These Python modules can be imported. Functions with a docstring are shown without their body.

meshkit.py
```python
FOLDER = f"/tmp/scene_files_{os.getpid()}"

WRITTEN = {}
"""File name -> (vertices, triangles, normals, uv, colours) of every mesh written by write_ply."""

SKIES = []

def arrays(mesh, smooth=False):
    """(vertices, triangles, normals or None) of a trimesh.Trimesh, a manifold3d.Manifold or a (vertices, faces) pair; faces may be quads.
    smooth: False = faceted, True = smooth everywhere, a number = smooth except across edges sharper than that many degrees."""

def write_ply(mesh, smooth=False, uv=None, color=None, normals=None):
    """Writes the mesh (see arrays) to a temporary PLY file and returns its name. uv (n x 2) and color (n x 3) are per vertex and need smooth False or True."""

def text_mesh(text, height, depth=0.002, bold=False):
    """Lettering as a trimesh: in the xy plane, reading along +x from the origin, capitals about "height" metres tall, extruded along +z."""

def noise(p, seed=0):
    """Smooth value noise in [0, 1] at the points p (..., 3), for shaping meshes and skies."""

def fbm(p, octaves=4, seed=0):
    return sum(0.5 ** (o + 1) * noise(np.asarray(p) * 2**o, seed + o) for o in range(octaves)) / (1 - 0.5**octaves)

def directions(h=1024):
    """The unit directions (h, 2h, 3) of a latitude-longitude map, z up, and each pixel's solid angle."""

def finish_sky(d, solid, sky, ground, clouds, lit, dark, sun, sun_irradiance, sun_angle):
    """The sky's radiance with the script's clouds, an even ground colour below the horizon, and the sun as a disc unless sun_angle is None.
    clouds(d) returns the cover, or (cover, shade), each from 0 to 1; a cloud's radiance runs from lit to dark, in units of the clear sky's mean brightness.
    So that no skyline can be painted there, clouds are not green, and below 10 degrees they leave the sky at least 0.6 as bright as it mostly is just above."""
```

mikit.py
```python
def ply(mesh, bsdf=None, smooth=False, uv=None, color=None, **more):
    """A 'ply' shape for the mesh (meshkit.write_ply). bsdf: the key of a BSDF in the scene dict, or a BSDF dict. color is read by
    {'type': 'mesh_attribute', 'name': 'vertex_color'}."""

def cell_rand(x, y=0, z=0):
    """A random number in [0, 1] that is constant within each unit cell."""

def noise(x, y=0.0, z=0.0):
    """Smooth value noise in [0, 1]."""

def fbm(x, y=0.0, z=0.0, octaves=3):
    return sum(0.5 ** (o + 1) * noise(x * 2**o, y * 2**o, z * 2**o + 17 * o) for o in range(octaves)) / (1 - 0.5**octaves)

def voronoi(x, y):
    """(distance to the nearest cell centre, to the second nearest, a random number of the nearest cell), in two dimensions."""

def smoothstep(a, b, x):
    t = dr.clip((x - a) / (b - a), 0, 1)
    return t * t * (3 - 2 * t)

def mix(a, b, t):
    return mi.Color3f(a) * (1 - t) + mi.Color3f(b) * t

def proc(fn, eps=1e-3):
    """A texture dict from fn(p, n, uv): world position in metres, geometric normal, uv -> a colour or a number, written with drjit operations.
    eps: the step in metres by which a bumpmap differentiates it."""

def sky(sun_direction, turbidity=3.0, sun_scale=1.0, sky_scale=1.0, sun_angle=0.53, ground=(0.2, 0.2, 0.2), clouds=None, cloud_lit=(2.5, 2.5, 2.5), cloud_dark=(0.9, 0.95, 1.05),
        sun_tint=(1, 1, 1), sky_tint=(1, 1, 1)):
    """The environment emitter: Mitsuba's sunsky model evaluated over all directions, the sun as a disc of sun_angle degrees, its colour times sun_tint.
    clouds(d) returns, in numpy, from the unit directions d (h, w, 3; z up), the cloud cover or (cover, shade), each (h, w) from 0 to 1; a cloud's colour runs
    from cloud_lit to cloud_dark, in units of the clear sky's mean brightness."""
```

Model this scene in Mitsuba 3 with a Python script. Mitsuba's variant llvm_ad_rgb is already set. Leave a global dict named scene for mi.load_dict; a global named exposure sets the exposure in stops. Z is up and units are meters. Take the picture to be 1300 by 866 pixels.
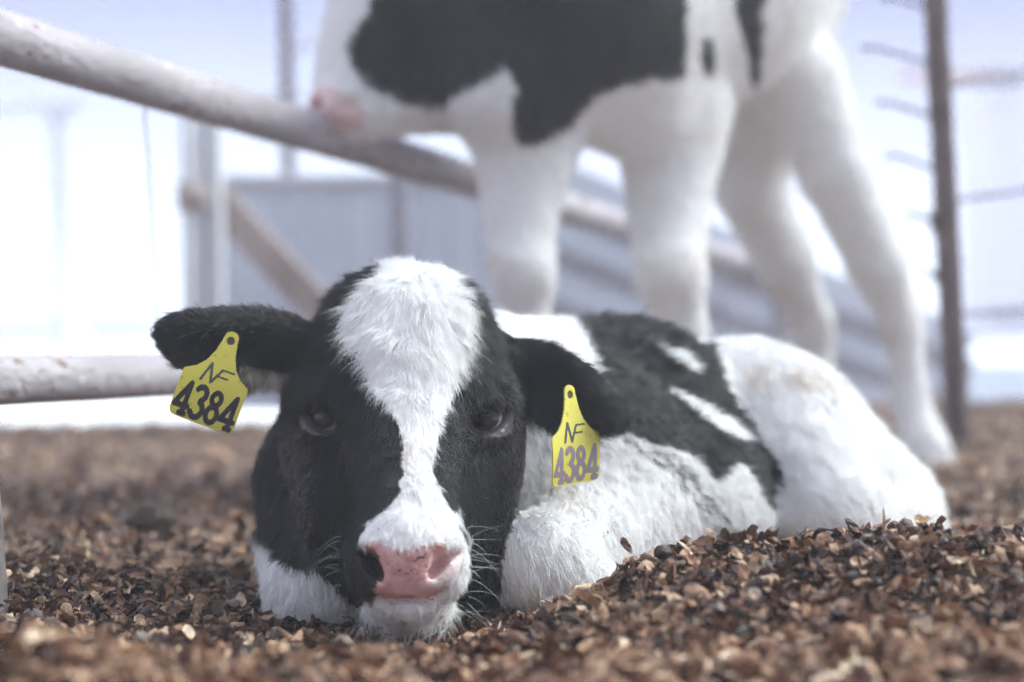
import math, os, random
import numpy as np
import trimesh
import shapely
import shapely.geometry as sg
import drjit as dr
import mitsuba as mi
import mikit
import meshkit
from mikit import proc, noise, fbm, smoothstep, mix

T = mi.ScalarTransform4f
scene, labels = {}, {}
FOCAL, CAM_Z = 2475.0, 0.22          # focal length in pixels of a 1300 wide picture; height of the lens

# ---------------------------------------------------------------- camera, sky, exposure
scene['camera'] = {
    'type': 'thinlens', 'fov': math.degrees(2 * math.atan(650 / FOCAL)), 'fov_axis': 'x',
    'aperture_radius': 0.0115, 'focus_distance': 1.51, 'near_clip': 0.05, 'far_clip': 2000.0,
    'to_world': T().look_at(origin=[0, 0, CAM_Z], target=[0, 1, CAM_Z], up=[0, 0, 1]),
}


def cloud_cover(d):
    """A bright overcast veil, thinner and bluer in a band of low sky above a white horizon."""
    el = np.degrees(np.arcsin(np.clip(d[..., 2], -1, 1)))
    thin = np.clip(el / 11.0, 0, 1) ** 0.8
    bank = np.clip((meshkit.fbm(d * 3.0 + 5.0, 4, 3) - 0.35) * 3, 0, 1)
    return np.ones_like(el), np.clip(thin - (0.45 + 0.4 * bank) * np.clip((el - 13) / 25, 0, 1), 0, 1)


exposure = 2.72
scene['sky'] = mikit.sky((0.78, 0.22, 0.72), turbidity=3, sun_scale=0.62, sun_angle=38, sky_scale=1.0,
                         clouds=cloud_cover, cloud_lit=(2.2, 2.4, 2.65), cloud_dark=(.39, .43, 1.04), sun_tint=(.92, 1.2, 1.55))


# ---------------------------------------------------------------- helpers
def at(px, py, Y):
    """The point at distance Y that a pixel of the 1300 x 866 photograph sees: only used to take measurements over."""
    return np.array([(px - 650) * Y / FOCAL, Y, CAM_Z - (py - 433) * Y / FOCAL])


def rgb(*c):
    return {'type': 'rgb', 'value': list(c)}


def srgb(r, g, b):
    c = np.array([r, g, b]) / 255.0
    return np.where(c < 0.04045, c / 12.92, ((c + 0.055) / 1.055) ** 2.4)


def material(name, d):
    scene[name] = d
    return name


def numbered(key):
    if key not in scene and key not in labels:
        return key
    k = 1
    while f'{key}_{k:03d}' in scene or f'{key}_{k:03d}' in labels:
        k += 1
    return f'{key}_{k:03d}'


def obj(name, mesh, mat, parent=None, smooth=False, uv=None, color=None, **info):
    key = numbered(f'{parent}__{name}' if parent else name)
    scene[key] = mikit.ply(mesh, mat, smooth=smooth, uv=uv, color=color)
    if info:
        labels[key] = info
    return key


def thing(name, label, category, **info):
    key = numbered(name)
    labels[key] = {'label': label, 'category': category, **info}
    return key


def strands(pts, radius, mat, parent, name, **info):
    """Curves (n, k, 3) with radii (n, k) as one shape."""
    n, k, _ = pts.shape
    os.makedirs(meshkit.FOLDER, exist_ok=True)
    key = numbered(f'{parent}__{name}')
    path = f'{meshkit.FOLDER}/strands_{key}.txt'
    rows = np.concatenate([pts, radius[..., None]], -1)
    with open(path, 'w') as f:
        for r in rows:
            f.write('\n'.join('%.5f %.5f %.5f %.6f' % tuple(x) for x in r) + '\n\n')
    scene[key] = {'type': 'linearcurve', 'filename': path, 'bsdf': {'type': 'ref', 'id': mat}}
    if info:
        labels[key] = info
    return key


# ---------------------------------------------------------------- modelling by signed distance
class Form:
    """A soft body: rounded pieces melted into each other on a grid, skinned by surface nets."""

    def __init__(self, xs, ys, zs):
        self.g = [np.asarray(a, np.float32) for a in (xs, ys, zs)]
        self.D = np.full([len(a) for a in self.g], 0.2, np.float32)
        self.part, self.made = '', []

    def box(self, lo, hi):
        s = []
        for a, l, h in zip(self.g, lo, hi):
            s.append(slice(max(0, np.searchsorted(a, l) - 1), min(len(a), np.searchsorted(a, h) + 1)))
        return tuple(s)

    def owner(self, p):
        """The name of the piece each point lies nearest to."""
        names = list(dict.fromkeys(q for q, _ in self.made))
        best = np.full((len(names), len(p)), 9.0)
        for q, fn in self.made:
            i = names.index(q)
            best[i] = np.minimum(best[i], fn(*p.T))
        return np.array(names)[best.argmin(0)]

    def put(self, fn, lo, hi, k, sign=1):
        if sign > 0:
            self.made.append((self.part, fn))
        m = 0.03 + k
        s = self.box(np.asarray(lo) - m, np.asarray(hi) + m)
        if any(q.stop <= q.start for q in s):
            return
        X, Y, Z = np.meshgrid(*[a[q] for a, q in zip(self.g, s)], indexing='ij', sparse=True)
        d, D = fn(X, Y, Z), self.D[s]
        if sign > 0:
            h = np.maximum(k - np.abs(d - D), 0) / max(k, 1e-6)
            self.D[s] = np.minimum(d, D) - h * h * h * k / 6
        else:
            d = -d
            h = np.maximum(k - np.abs(d - D), 0) / max(k, 1e-6)
            self.D[s] = np.maximum(d, D) + h * h * h * k / 6

    def ball(self, c, r, R=None, k=0.03, sign=1):
        """Ellipsoid of radii r, its axes the rows of R."""
        c, r = np.asarray(c, float), np.broadcast_to(np.asarray(r, float), 3)
        R = np.eye(3) if R is None else np.asarray(R)

        def fn(X, Y, Z):
            q = [(X - c[0]) * R[i, 0] + (Y - c[1]) * R[i, 1] + (Z - c[2]) * R[i, 2] for i in range(3)]
            k0 = np.sqrt(sum((q[i] / r[i]) ** 2 for i in range(3)))
            k1 = np.sqrt(sum((q[i] / r[i] ** 2) ** 2 for i in range(3))) + 1e-6
            return k0 * (k0 - 1) / k1
        e = np.sqrt(((R * r[:, None]) ** 2).sum(0))
        self.put(fn, c - e, c + e, k, sign)

    def limb(self, a, b, ra, rb, k=0.03, sign=1):
        a, b = np.asarray(a, float), np.asarray(b, float)
        ab = b - a
        L2 = ab @ ab

        def fn(X, Y, Z):
            t = np.clip(((X - a[0]) * ab[0] + (Y - a[1]) * ab[1] + (Z - a[2]) * ab[2]) / L2, 0, 1)
            d = np.sqrt((X - a[0] - t * ab[0]) ** 2 + (Y - a[1] - t * ab[1]) ** 2 + (Z - a[2] - t * ab[2]) ** 2)
            return d - (ra + (rb - ra) * t)
        m = max(ra, rb)
        self.put(fn, np.minimum(a, b) - m, np.maximum(a, b) + m, k, sign)

    def skin(self):
        D = self.D
        nx, ny, nz = D.shape
        neg = D < 0
        s = sum(neg[i:nx - 1 + i, j:ny - 1 + j, l:nz - 1 + l].astype(np.int8) for i in (0, 1) for j in (0, 1) for l in (0, 1))
        cells = np.argwhere((s > 0) & (s < 8))
        index = np.full((nx - 1, ny - 1, nz - 1), -1, np.int64)
        index[tuple(cells.T)] = np.arange(len(cells))
        acc, cnt = np.zeros((len(cells), 3)), np.zeros(len(cells))
        corners = [(i, j, l) for i in (0, 1) for j in (0, 1) for l in (0, 1)]
        for a in corners:
            for ax in range(3):
                if a[ax]:
                    continue
                b = list(a)
                b[ax] = 1
                ia, ib = cells + a, cells + b
                da, db = D[tuple(ia.T)], D[tuple(ib.T)]
                on = (da < 0) != (db < 0)
                t = np.where(on, da / np.where(da == db, 1, da - db), 0)
                pa = np.stack([self.g[q][ia[:, q]] for q in range(3)], 1)
                pb = np.stack([self.g[q][ib[:, q]] for q in range(3)], 1)
                acc += np.where(on[:, None], pa + (pb - pa) * t[:, None], 0)
                cnt += on
        v = acc / cnt[:, None]
        quads = []
        for ax in range(3):
            sh = [nx, ny, nz]
            a = [slice(0, n) for n in sh]
            b = [slice(0, n) for n in sh]
            a[ax], b[ax] = slice(0, sh[ax] - 1), slice(1, sh[ax])
            flip = neg[tuple(a)] != neg[tuple(b)]
            e = np.argwhere(flip)
            u, w = (ax + 1) % 3, (ax + 2) % 3
            e = e[(e[:, u] > 0) & (e[:, w] > 0) & (e[:, u] < sh[u] - 1) & (e[:, w] < sh[w] - 1)]
            q = []
            for du, dw in ((-1, -1), (0, -1), (0, 0), (-1, 0)):
                c = e.copy()
                c[:, u] += du
                c[:, w] += dw
                q.append(index[tuple(c.T)])
            q = np.stack(q, 1)
            inside = neg[tuple(e.T)]
            q[~inside] = q[~inside][:, ::-1]
            quads.append(q)
        q = np.vstack(quads)
        f = np.vstack([q[:, [0, 1, 2]], q[:, [0, 2, 3]]])
        m = trimesh.Trimesh(v, f, process=False)
        parts = m.split(only_watertight=False)
        m = max(parts, key=lambda p: len(p.faces)) if len(parts) > 1 else m
        e = m.edges_unique
        for _ in range(2):
            acc, cnt = np.zeros_like(m.vertices), np.bincount(e.ravel(), minlength=len(m.vertices))[:, None]
            np.add.at(acc, e[:, 0], m.vertices[e[:, 1]])
            np.add.at(acc, e[:, 1], m.vertices[e[:, 0]])
            m.vertices = 0.5 * m.vertices + 0.5 * acc / np.maximum(cnt, 1)
        return m


def frame(x, z):
    """Rows: x, z cross x, z made square."""
    x = np.asarray(x, float) / np.linalg.norm(x)
    z = np.asarray(z, float) - (np.asarray(z, float) @ x) * x
    z /= np.linalg.norm(z)
    return np.array([x, np.cross(z, x), z])


def axis_steps(lo, hi, fine_lo, fine_hi, coarse, fine):
    a = [lo]
    while a[-1] < hi:
        gap = max(fine_lo - a[-1], a[-1] - fine_hi, 0)
        a.append(a[-1] + min(coarse, fine + gap * 0.15))
    return np.array(a)


# ---------------------------------------------------------------- materials of the setting
def bedding_colour(p, n, uv):
    a = fbm(p.x * 60, p.y * 60, p.z * 60, 3)
    b = noise(p.x * 230, p.y * 230, p.z * 230)
    c = mix((.05, .034, .027), (.20, .135, .10), smoothstep(.3, .7, a))
    return mix(c, (.40, .27, .18), smoothstep(.72, .9, b) * .8)


material('bedding', {'type': 'principled', 'base_color': proc(bedding_colour), 'roughness': .9, 'specular': .2})
material('straw', {'type': 'principled', 'base_color': proc(lambda p, n, uv: mix((.16, .10, .06), (.52, .40, .26), noise(p.x * 25, p.y * 25, 0))), 'roughness': .6, 'specular': .3})
material('yard', {'type': 'principled', 'base_color': proc(lambda p, n, uv: mix((.72, .71, .70), (.82, .82, .82), fbm(p.x * .8, p.y * .8, 0, 3))), 'roughness': .9})


def hull_colour(p, n, uv):
    """uv: the lot of each piece (its tint) and its wear."""
    t = uv.x
    c = mix((.026, .0145, .0105), (.115, .054, .033), smoothstep(0, .38, t))
    c = mix(c, (.27, .140, .082), smoothstep(.38, .66, t))
    c = mix(c, (.46, .29, .18), smoothstep(.66, .86, t))
    c = mix(c, (.70, .54, .38), smoothstep(.88, .97, t))
    c = mix(c, mi.Color3f(.15, .12, .115), smoothstep(.87, .89, uv.y) * .8)
    g = fbm(p.x * 420, p.y * 420, p.z * 420, 3)
    return c * (.55 + .9 * g)


material('hulls', {'type': 'twosided', 'b': {'type': 'principled', 'base_color': proc(hull_colour), 'roughness': .55, 'specular': .35}})


# ---------------------------------------------------------------- the ground
def tube(points, radius, sides=20, dent=0.0, seed=0):
    """A round bar through the points, closed at both ends; dent makes it a little uneven."""
    p = np.asarray(points, float)
    r = np.broadcast_to(radius, (len(p),)).astype(float)
    t = unit(np.gradient(p, axis=0))
    a = unit(np.cross(t, [0, 0, 1.0] if abs(t[0, 2]) < .9 else [1.0, 0, 0]))
    b = np.cross(t, a)
    ang = np.arange(sides) * 2 * np.pi / sides
    ring = np.cos(ang)[None, :, None] * a[:, None] + np.sin(ang)[None, :, None] * b[:, None]
    v = p[:, None] + ring * r[:, None, None]
    if dent:
        v = v + ring * (dent * 2 * (meshkit.fbm(v * 28, 3, seed) - .5))[..., None]
    i, j = np.meshgrid(np.arange(len(p) - 1), np.arange(sides), indexing='ij')
    k = (j + 1) % sides
    q = np.stack([i * sides + j, (i + 1) * sides + j, (i + 1) * sides + k, i * sides + k], -1).reshape(-1, 4)
    f = np.vstack([q[:, [0, 2, 1]], q[:, [0, 3, 2]]])
    v = np.vstack([v.reshape(-1, 3), p[:1], p[-1:]])
    m, e = len(v) - 2, np.arange(sides)
    f = np.vstack([f, np.stack([e * 0 + m, (e + 1) % sides, e], 1), np.stack([e * 0 + m + 1, (len(p) - 1) * sides + e, (len(p) - 1) * sides + (e + 1) % sides], 1)])
    mm = trimesh.Trimesh(v, f, process=False)
    if mm.volume < 0:
        mm.invert()
    return mm


def unit(v):
    return v / np.maximum(np.linalg.norm(v, axis=-1, keepdims=True), 1e-9)


def bump(x, y, cx, cy, sx, sy):
    return np.exp(-((x - cx) / sx) ** 2 - ((y - cy) / sy) ** 2)


def step(a, b, x):
    t = np.clip((x - a) / (b - a), 0, 1)
    return t * t * (3 - 2 * t)


def bedding_height(x, y):
    x, y = np.asarray(x, float), np.asarray(y, float)
    z = .020 + .014 * step(.15, .7, x) * step(1.5, 2.4, y) + .040 * step(.3, 1.0, x) * step(2.5, 3.1, y)
    z = z - .042 * bump(x, y, -.10, 1.52, .25, .22) - .018 * bump(x, y, .15, 1.95, .4, .25)
    crest = 1.44 - .05 * step(.2, .5, x)
    z = z + .057 * step(-.07, .12, x) * np.exp(-((y - crest) / np.where(y < crest, .15, .085)) ** 2) * (1 - .10 * step(.25, .45, x))
    z = z + .042 * bump(x, y, -.28, 1.05, .10, .07) + .0 * bump(x, y, -.05, 1.10, .12, .07)
    z = z + (.004 + .030 * np.clip(x + .02, 0, .35)) * np.exp(-((y - 1.13) / .09) ** 2) * step(-.06, .08, x)
    z = z + .020 * (meshkit.fbm(np.stack([x * 7, y * 7, 0 * x], -1), 3, 5) - .5) + .012 * (meshkit.fbm(np.stack([x * 30, y * 30, 0 * x], -1), 2, 8) - .5)
    edge = np.minimum(step(4.95, 4.6, y + .15 * np.sin(x * 1.7)), step(4.5, 4.2, np.abs(x)))
    return z * edge - .14 * (1 - edge)


def sheet(xs, ys, fn):
    X, Y = np.meshgrid(xs, ys, indexing='ij')
    v = np.stack([X, Y, fn(X, Y)], -1).reshape(-1, 3)
    i = np.arange(len(xs) * len(ys)).reshape(len(xs), len(ys))
    q = np.stack([i[:-1, :-1], i[1:, :-1], i[1:, 1:], i[:-1, 1:]], -1).reshape(-1, 4)
    return v, q


obj('bedding_ground', sheet(axis_steps(-4.6, 4.6, -.7, .7, .12, .012), axis_steps(-1.5, 5.1, .7, 2.3, .12, .012), bedding_height), 'bedding',
    smooth=True, kind='structure', label='brown bedding ground of broken nut hulls that the calves rest on')
obj('yard_ground', sheet(axis_steps(-140, 140, -10, 10, 20, 1.5), axis_steps(-40, 240, -5, 25, 20, 1.5), lambda x, y: 0 * x - .09), 'yard', smooth=True,
    kind='structure', label='pale bare yard ground beyond the pen')


def hull_shape(rng, kind, m, n):
    """One hull about 1 long: a cupped shell, a curled flake, a splinter or a whole nut."""
    if kind == 'splinter':
        L, w = rng.uniform(.9, 1.5), rng.uniform(.05, .1)
        t = np.linspace(-.5, .5, 4)
        c = np.stack([t * L, .12 * np.sin(t * rng.uniform(1, 4)), .08 * np.cos(t * 3)], 1)
        v, f = [], []
        for i in range(4):
            for a in range(3):
                v.append(c[i] + w * (1.1 - abs(t[i]) * 1.5) * np.array([0, math.cos(a * 2.09), math.sin(a * 2.09)]))
        for i in range(3):
            for a in range(3):
                f += [[i * 3 + a, i * 3 + (a + 1) % 3, i * 3 + 3 + (a + 1) % 3], [i * 3 + a, i * 3 + 3 + (a + 1) % 3, i * 3 + 3 + a]]
        return np.array(v), np.array(f)
    if kind == 'nut':
        s = trimesh.creation.icosphere(1)
        v = s.vertices * [.48, .34, .28]
        v *= 1 + .25 * (meshkit.noise(s.vertices * 2.5 + rng.uniform(0, 50), 1) - .5)[:, None]
        return v, s.faces
    width, cup = (rng.uniform(.5, .9), rng.uniform(.6, 1.35)) if kind == 'shell' else (rng.uniform(.35, .85), rng.uniform(.1, .6))
    U, V = np.meshgrid(np.linspace(-1, 1, m), np.linspace(-1, 1, n), indexing='ij')
    ru, rv = U * np.sqrt(1 - V * V / 2), V * np.sqrt(1 - U * U / 2)
    rag = 1 + .95 * (meshkit.noise(np.stack([ru * 2, rv * 2, 0 * U + rng.uniform(0, 99)], -1), 4) - .5) * (U * U + V * V) / 1.5
    ru, rv = ru * rag, rv * rag
    a, b = ru * cup * 1.2, rv * cup * 1.4
    x, y = .5 * np.sin(a) / max(cup * 1.2, .01), .5 * width * np.sin(b) / max(cup * 1.4, .01) * np.cos(a * .6)
    z = .5 * (np.cos(a) + .8 * np.cos(b) - 1.8) + .32 * (meshkit.noise(np.stack([ru * 1.9, rv * 1.9, 0 * U + rng.uniform(0, 99)], -1), 7) - .5) + rng.uniform(-.2, .2) * ru * rv
    v = np.stack([x, y, z], -1).reshape(-1, 3)
    i = np.arange(m * n).reshape(m, n)
    q = np.stack([i[:-1, :-1], i[1:, :-1], i[1:, 1:], i[:-1, 1:]], -1).reshape(-1, 4)
    return v, np.vstack([q[:, [0, 1, 2]], q[:, [0, 2, 3]]])


def thick(v, f, t):
    """A shell given its wall: an inner skin and a rim."""
    m = trimesh.Trimesh(v, f, process=False)
    e = np.sort(m.edges, 1)
    _, first, count = np.unique(e, axis=0, return_index=True, return_counts=True)
    rim = m.edges[first[count == 1]]
    if not len(rim):
        return v, f
    k = len(v)
    w = np.vstack([v, v - t * m.vertex_normals])
    side = np.vstack([np.stack([rim[:, 1], rim[:, 0], rim[:, 0] + k], 1), np.stack([rim[:, 1], rim[:, 0] + k, rim[:, 1] + k], 1)])
    return w, np.vstack([f, f[:, ::-1] + k, side])


def turns(rng, n, tilt):
    """n random rotations whose up axis leans by about tilt radians."""
    a, b, c = rng.uniform(0, 2 * np.pi, n), rng.uniform(0, 2 * np.pi, n), rng.normal(0, tilt, n)
    flip = rng.random(n) < .35
    c = np.where(flip, np.pi - c, c)
    ca, sa, cb, sb, cc, sc = np.cos(a), np.sin(a), np.cos(b), np.sin(b), np.cos(c), np.sin(c)
    z0 = 0 * a
    Rz = lambda u, w: np.stack([np.stack([u, -w, z0], -1), np.stack([w, u, z0], -1), np.stack([z0, z0, z0 + 1], -1)], 1)
    Rx = np.stack([np.stack([z0 + 1, z0, z0], -1), np.stack([z0, cc, -sc], -1), np.stack([z0, sc, cc], -1)], 1)
    return Rz(ca, sa) @ Rx @ Rz(cb, sb)


def spread_hulls():
    rng = np.random.default_rng(11)
    kinds = ['shell'] * 9 + ['flake'] * 11 + ['splinter'] * 4 + ['nut'] * 1
    big = [hull_shape(rng, k, 5, 4) for k in kinds]
    small = [hull_shape(rng, k if k != 'nut' else 'shell', 3, 3) for k in kinds]
    fine = [thick(*hull_shape(rng, k, 6, 5), .05) if k in ('shell', 'flake') else hull_shape(rng, k, 0, 0) for k in kinds]
    V, Fc, UV, at_ = [], [], [], 0

    def tints(n):
        return np.stack([rng.random(n) ** 1.15, rng.random(n)], 1)

    zones = [(.80, 1.75, 62000, .0136, big, .95), (1.75, 2.6, 22000, .0125, small, .8), (2.6, 4.7, 16000, .018, small, .7)]
    showing = []
    for y0, y1, n, size, shapes, tilt in zones:
        y = np.sqrt(rng.uniform((y0 + .3) ** 2, (y1 + .3) ** 2, n)) - .3
        x = rng.uniform(-1, 1, n) * (.2627 * y + .12)
        inside = ((x - .02) / .26) ** 2 + ((y - 1.78) / .17) ** 2 < 1
        x, y = x[~inside], y[~inside]
        n = len(x)
        L = size * np.exp(rng.normal(0, .34, n))
        L = np.where(rng.random(n) < .50, L * .48, L)
        lift = rng.uniform(-.30, .45, n) * L
        p = np.stack([x, y, bedding_height(x, y) + lift], 1)
        which = rng.integers(0, len(shapes), n)
        R, tint = turns(rng, n, tilt), tints(n)
        if y0 < 1:                                                       # the nearest heap: larger, lighter tinted shells
            near = y < 1.24
            tint[near, 0] = rng.random(near.sum()) ** .62
            tint[near, 1] *= .9
            L = np.where(near, np.minimum(L * 1.3, .0225), np.minimum(L, .0190))
        if y0 > 2:
            tint = np.stack([rng.random(n) ** .7, rng.uniform(.3, 1, n)], 1)      # older litter, bleached grey

        score = L / y * (lift > .12 * L) * (np.abs(x) < .2627 * y) * (y > .98) * (y < 1.62)
        top = np.argsort(-score)[:300] if not showing else []
        for k in top:
            showing.append((p[k], R[k], L[k], which[k], tint[k]))
        keep = np.ones(n, bool)
        keep[top] = False
        for w, (v, f) in enumerate(shapes):
            on = np.nonzero((which == w) & keep)[0]
            vv = np.einsum('nij,kj->nki', R[on] * L[on, None, None], v) + p[on][:, None]
            V.append(vv.reshape(-1, 3))
            Fc.append((f[None] + (np.arange(len(on)) * len(v))[:, None, None] + at_).reshape(-1, 3))
            UV.append(np.repeat(tint[on], len(v), 0))
            at_ += len(on) * len(v)
    straws = []
    for k in range(170):                                                # stalks and fibres among the hulls
        y = rng.uniform(.95, 2.2)
        x = rng.uniform(-1, 1) * (.2627 * y + .05)
        if ((x - .02) / .28) ** 2 + ((y - 1.75) / .22) ** 2 < 1:
            continue
        a, ln = rng.uniform(0, np.pi), rng.uniform(.012, .040)
        q = np.array([x, y]) + np.linspace(-.5, .5, 6)[:, None] * ln * np.array([math.cos(a), math.sin(a)])
        z = bedding_height(x, y) + .004 + np.linspace(-1, 1, 6) * rng.normal(0, .005) + rng.normal(0, .0015, 6)
        straws.append(tube(np.c_[q, z], rng.uniform(.0004, .0011), 5))
    obj('straw_litter', trimesh.util.concatenate(straws), 'straw', 'bedding_ground', smooth=True, kind='stuff', label='dry stalks and fibres lying among the hulls')
    scene['bedding_ground__loose_hulls'] = mikit.ply((np.vstack(V), np.vstack(Fc)), 'hulls', smooth=False, uv=np.vstack(UV))
    labels['bedding_ground__loose_hulls'] = {'kind': 'stuff', 'label': 'thick litter of brown and tan nut hulls, flakes and splinters'}
    for p, R, L, w, tint in showing:
        v, f = fine[w]
        obj('nut_hull', (v @ (R * L).T + p, f), 'hulls', 'bedding_ground', smooth=False, uv=np.tile(tint, (len(v), 1)))


spread_hulls()


# ---------------------------------------------------------------- pen rails, posts and what stands beyond
def worn_pipe(p, n, uv):
    a = fbm(p.x * 9, p.y * 9, p.z * 30, 4)
    b = fbm(p.x * 110, p.y * 110, p.z * 110, 3)
    c = mix((.34, .31, .33), (.45, .415, .45), smoothstep(.3, .7, a))
    c = mix(c, (.20, .13, .10), smoothstep(.56, .70, .6 * b + .4 * a))
    return mix(c, (.70, .68, .70), smoothstep(.70, .8, fbm(p.x * 60 + 9, p.y * 60, p.z * 60, 2)) * .6)


def worn_bump(p, n, uv):
    return fbm(p.x * 170, p.y * 170, p.z * 170, 3) + .5 * smoothstep(.55, .65, fbm(p.x * 40, p.y * 40, p.z * 40, 3))


def plain(name, a, b, f=14, rough=.7, **more):
    return material(name, {'type': 'principled', 'base_color': proc(lambda p, n, uv: mix(a, b, smoothstep(.3, .7, fbm(p.x * f, p.y * f, p.z * f * .4, 4)))), 'roughness': rough, 'specular': .4, **more})


material('pipe', {'type': 'bumpmap', 'scale': .0022, 'arbitrary': proc(worn_bump, eps=4e-4), 'b': {'type': 'principled', 'base_color': proc(worn_pipe), 'roughness': .62, 'specular': .4}})
plain('rusty', (.075, .055, .055), (.14, .10, .10), 40)
plain('galvanised', (.52, .53, .57), (.64, .65, .69), 6, .5)
plain('blue_board', (.60, .64, .72), (.70, .74, .82), 5)
plain('mauve_board', (.30, .29, .33), (.40, .39, .43), 5)
plain('tan_wood', (.32, .25, .22), (.45, .38, .33), 8)
plain('dark_timber', (.09, .075, .065), (.17, .14, .12), 9)
plain('pale_wall', (.60, .58, .66), (.68, .66, .74), 2)
plain('roof_red', (.36, .17, .11), (.46, .24, .16), 4)
plain('weathered_post', (.12, .10, .09), (.27, .24, .22), 60)


def line(a, b, n=2):
    return np.linspace(a, b, n)


def beam(a, b, w, h, up=(0, 0, 1), bevel=.004):
    """A bar of w by h from a to b with softened edges."""
    a, b = np.asarray(a, float), np.asarray(b, float)
    R = frame(b - a, up if np.linalg.norm(np.cross(unit(b - a), up)) > .05 else (0, 1, 0))
    m = sg.box(-w / 2 + bevel, -h / 2 + bevel, w / 2 - bevel, h / 2 - bevel).buffer(bevel, quad_segs=2)
    m = trimesh.creation.extrude_polygon(m, np.linalg.norm(b - a), engine='earcut')
    M = np.eye(4)
    M[:3, :3] = np.stack([R[1], R[2], R[0]], 1)
    M[:3, 3] = a
    m.apply_transform(M)
    return m


def rail_point(Y, z):
    return np.array([-.481 + (Y - 1.83) * .373, Y, z])


upper = thing('pipe_rail', 'upper worn grey pipe rail sloping across the top left behind the lying calf', 'rail')
obj('pipe', tube(np.stack([rail_point(Y, .505 - (Y - 1.83) * .036) for Y in np.linspace(.7, 4.8, 150)]), .0266, 28, .0009, 3), 'pipe', upper, smooth=True)
lower = thing('pipe_rail', 'lower worn grey pipe rail at ear height left of the lying calf', 'rail')
obj('pipe', tube(np.stack([rail_point(Y, .183) for Y in np.linspace(.7, 4.8, 150)]), .0238, 28, .0008, 9), 'pipe', lower, smooth=True)
pst = thing('pipe_post', 'thin weathered upright post at the left edge, under the lower rail', 'post')
obj('shaft', tube(line(at(-9, 840, 1.50), at(-62, 40, 1.62), 60), .0145, 20, .0016, 4), 'weathered_post', pst, smooth=True)
rng = np.random.default_rng(2)
w = line(at(184, 128, 2.07), at(201, 420, 2.10), 40)
w[:, 0] += np.cumsum(rng.normal(0, .0006, 40)) * .8
wire = thing('hanging_wire', 'thin crooked wire hanging from the upper pipe rail left of the ear', 'wire')
obj('strand', tube(w, .0013, 6), 'galvanised', wire, smooth=True)
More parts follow.
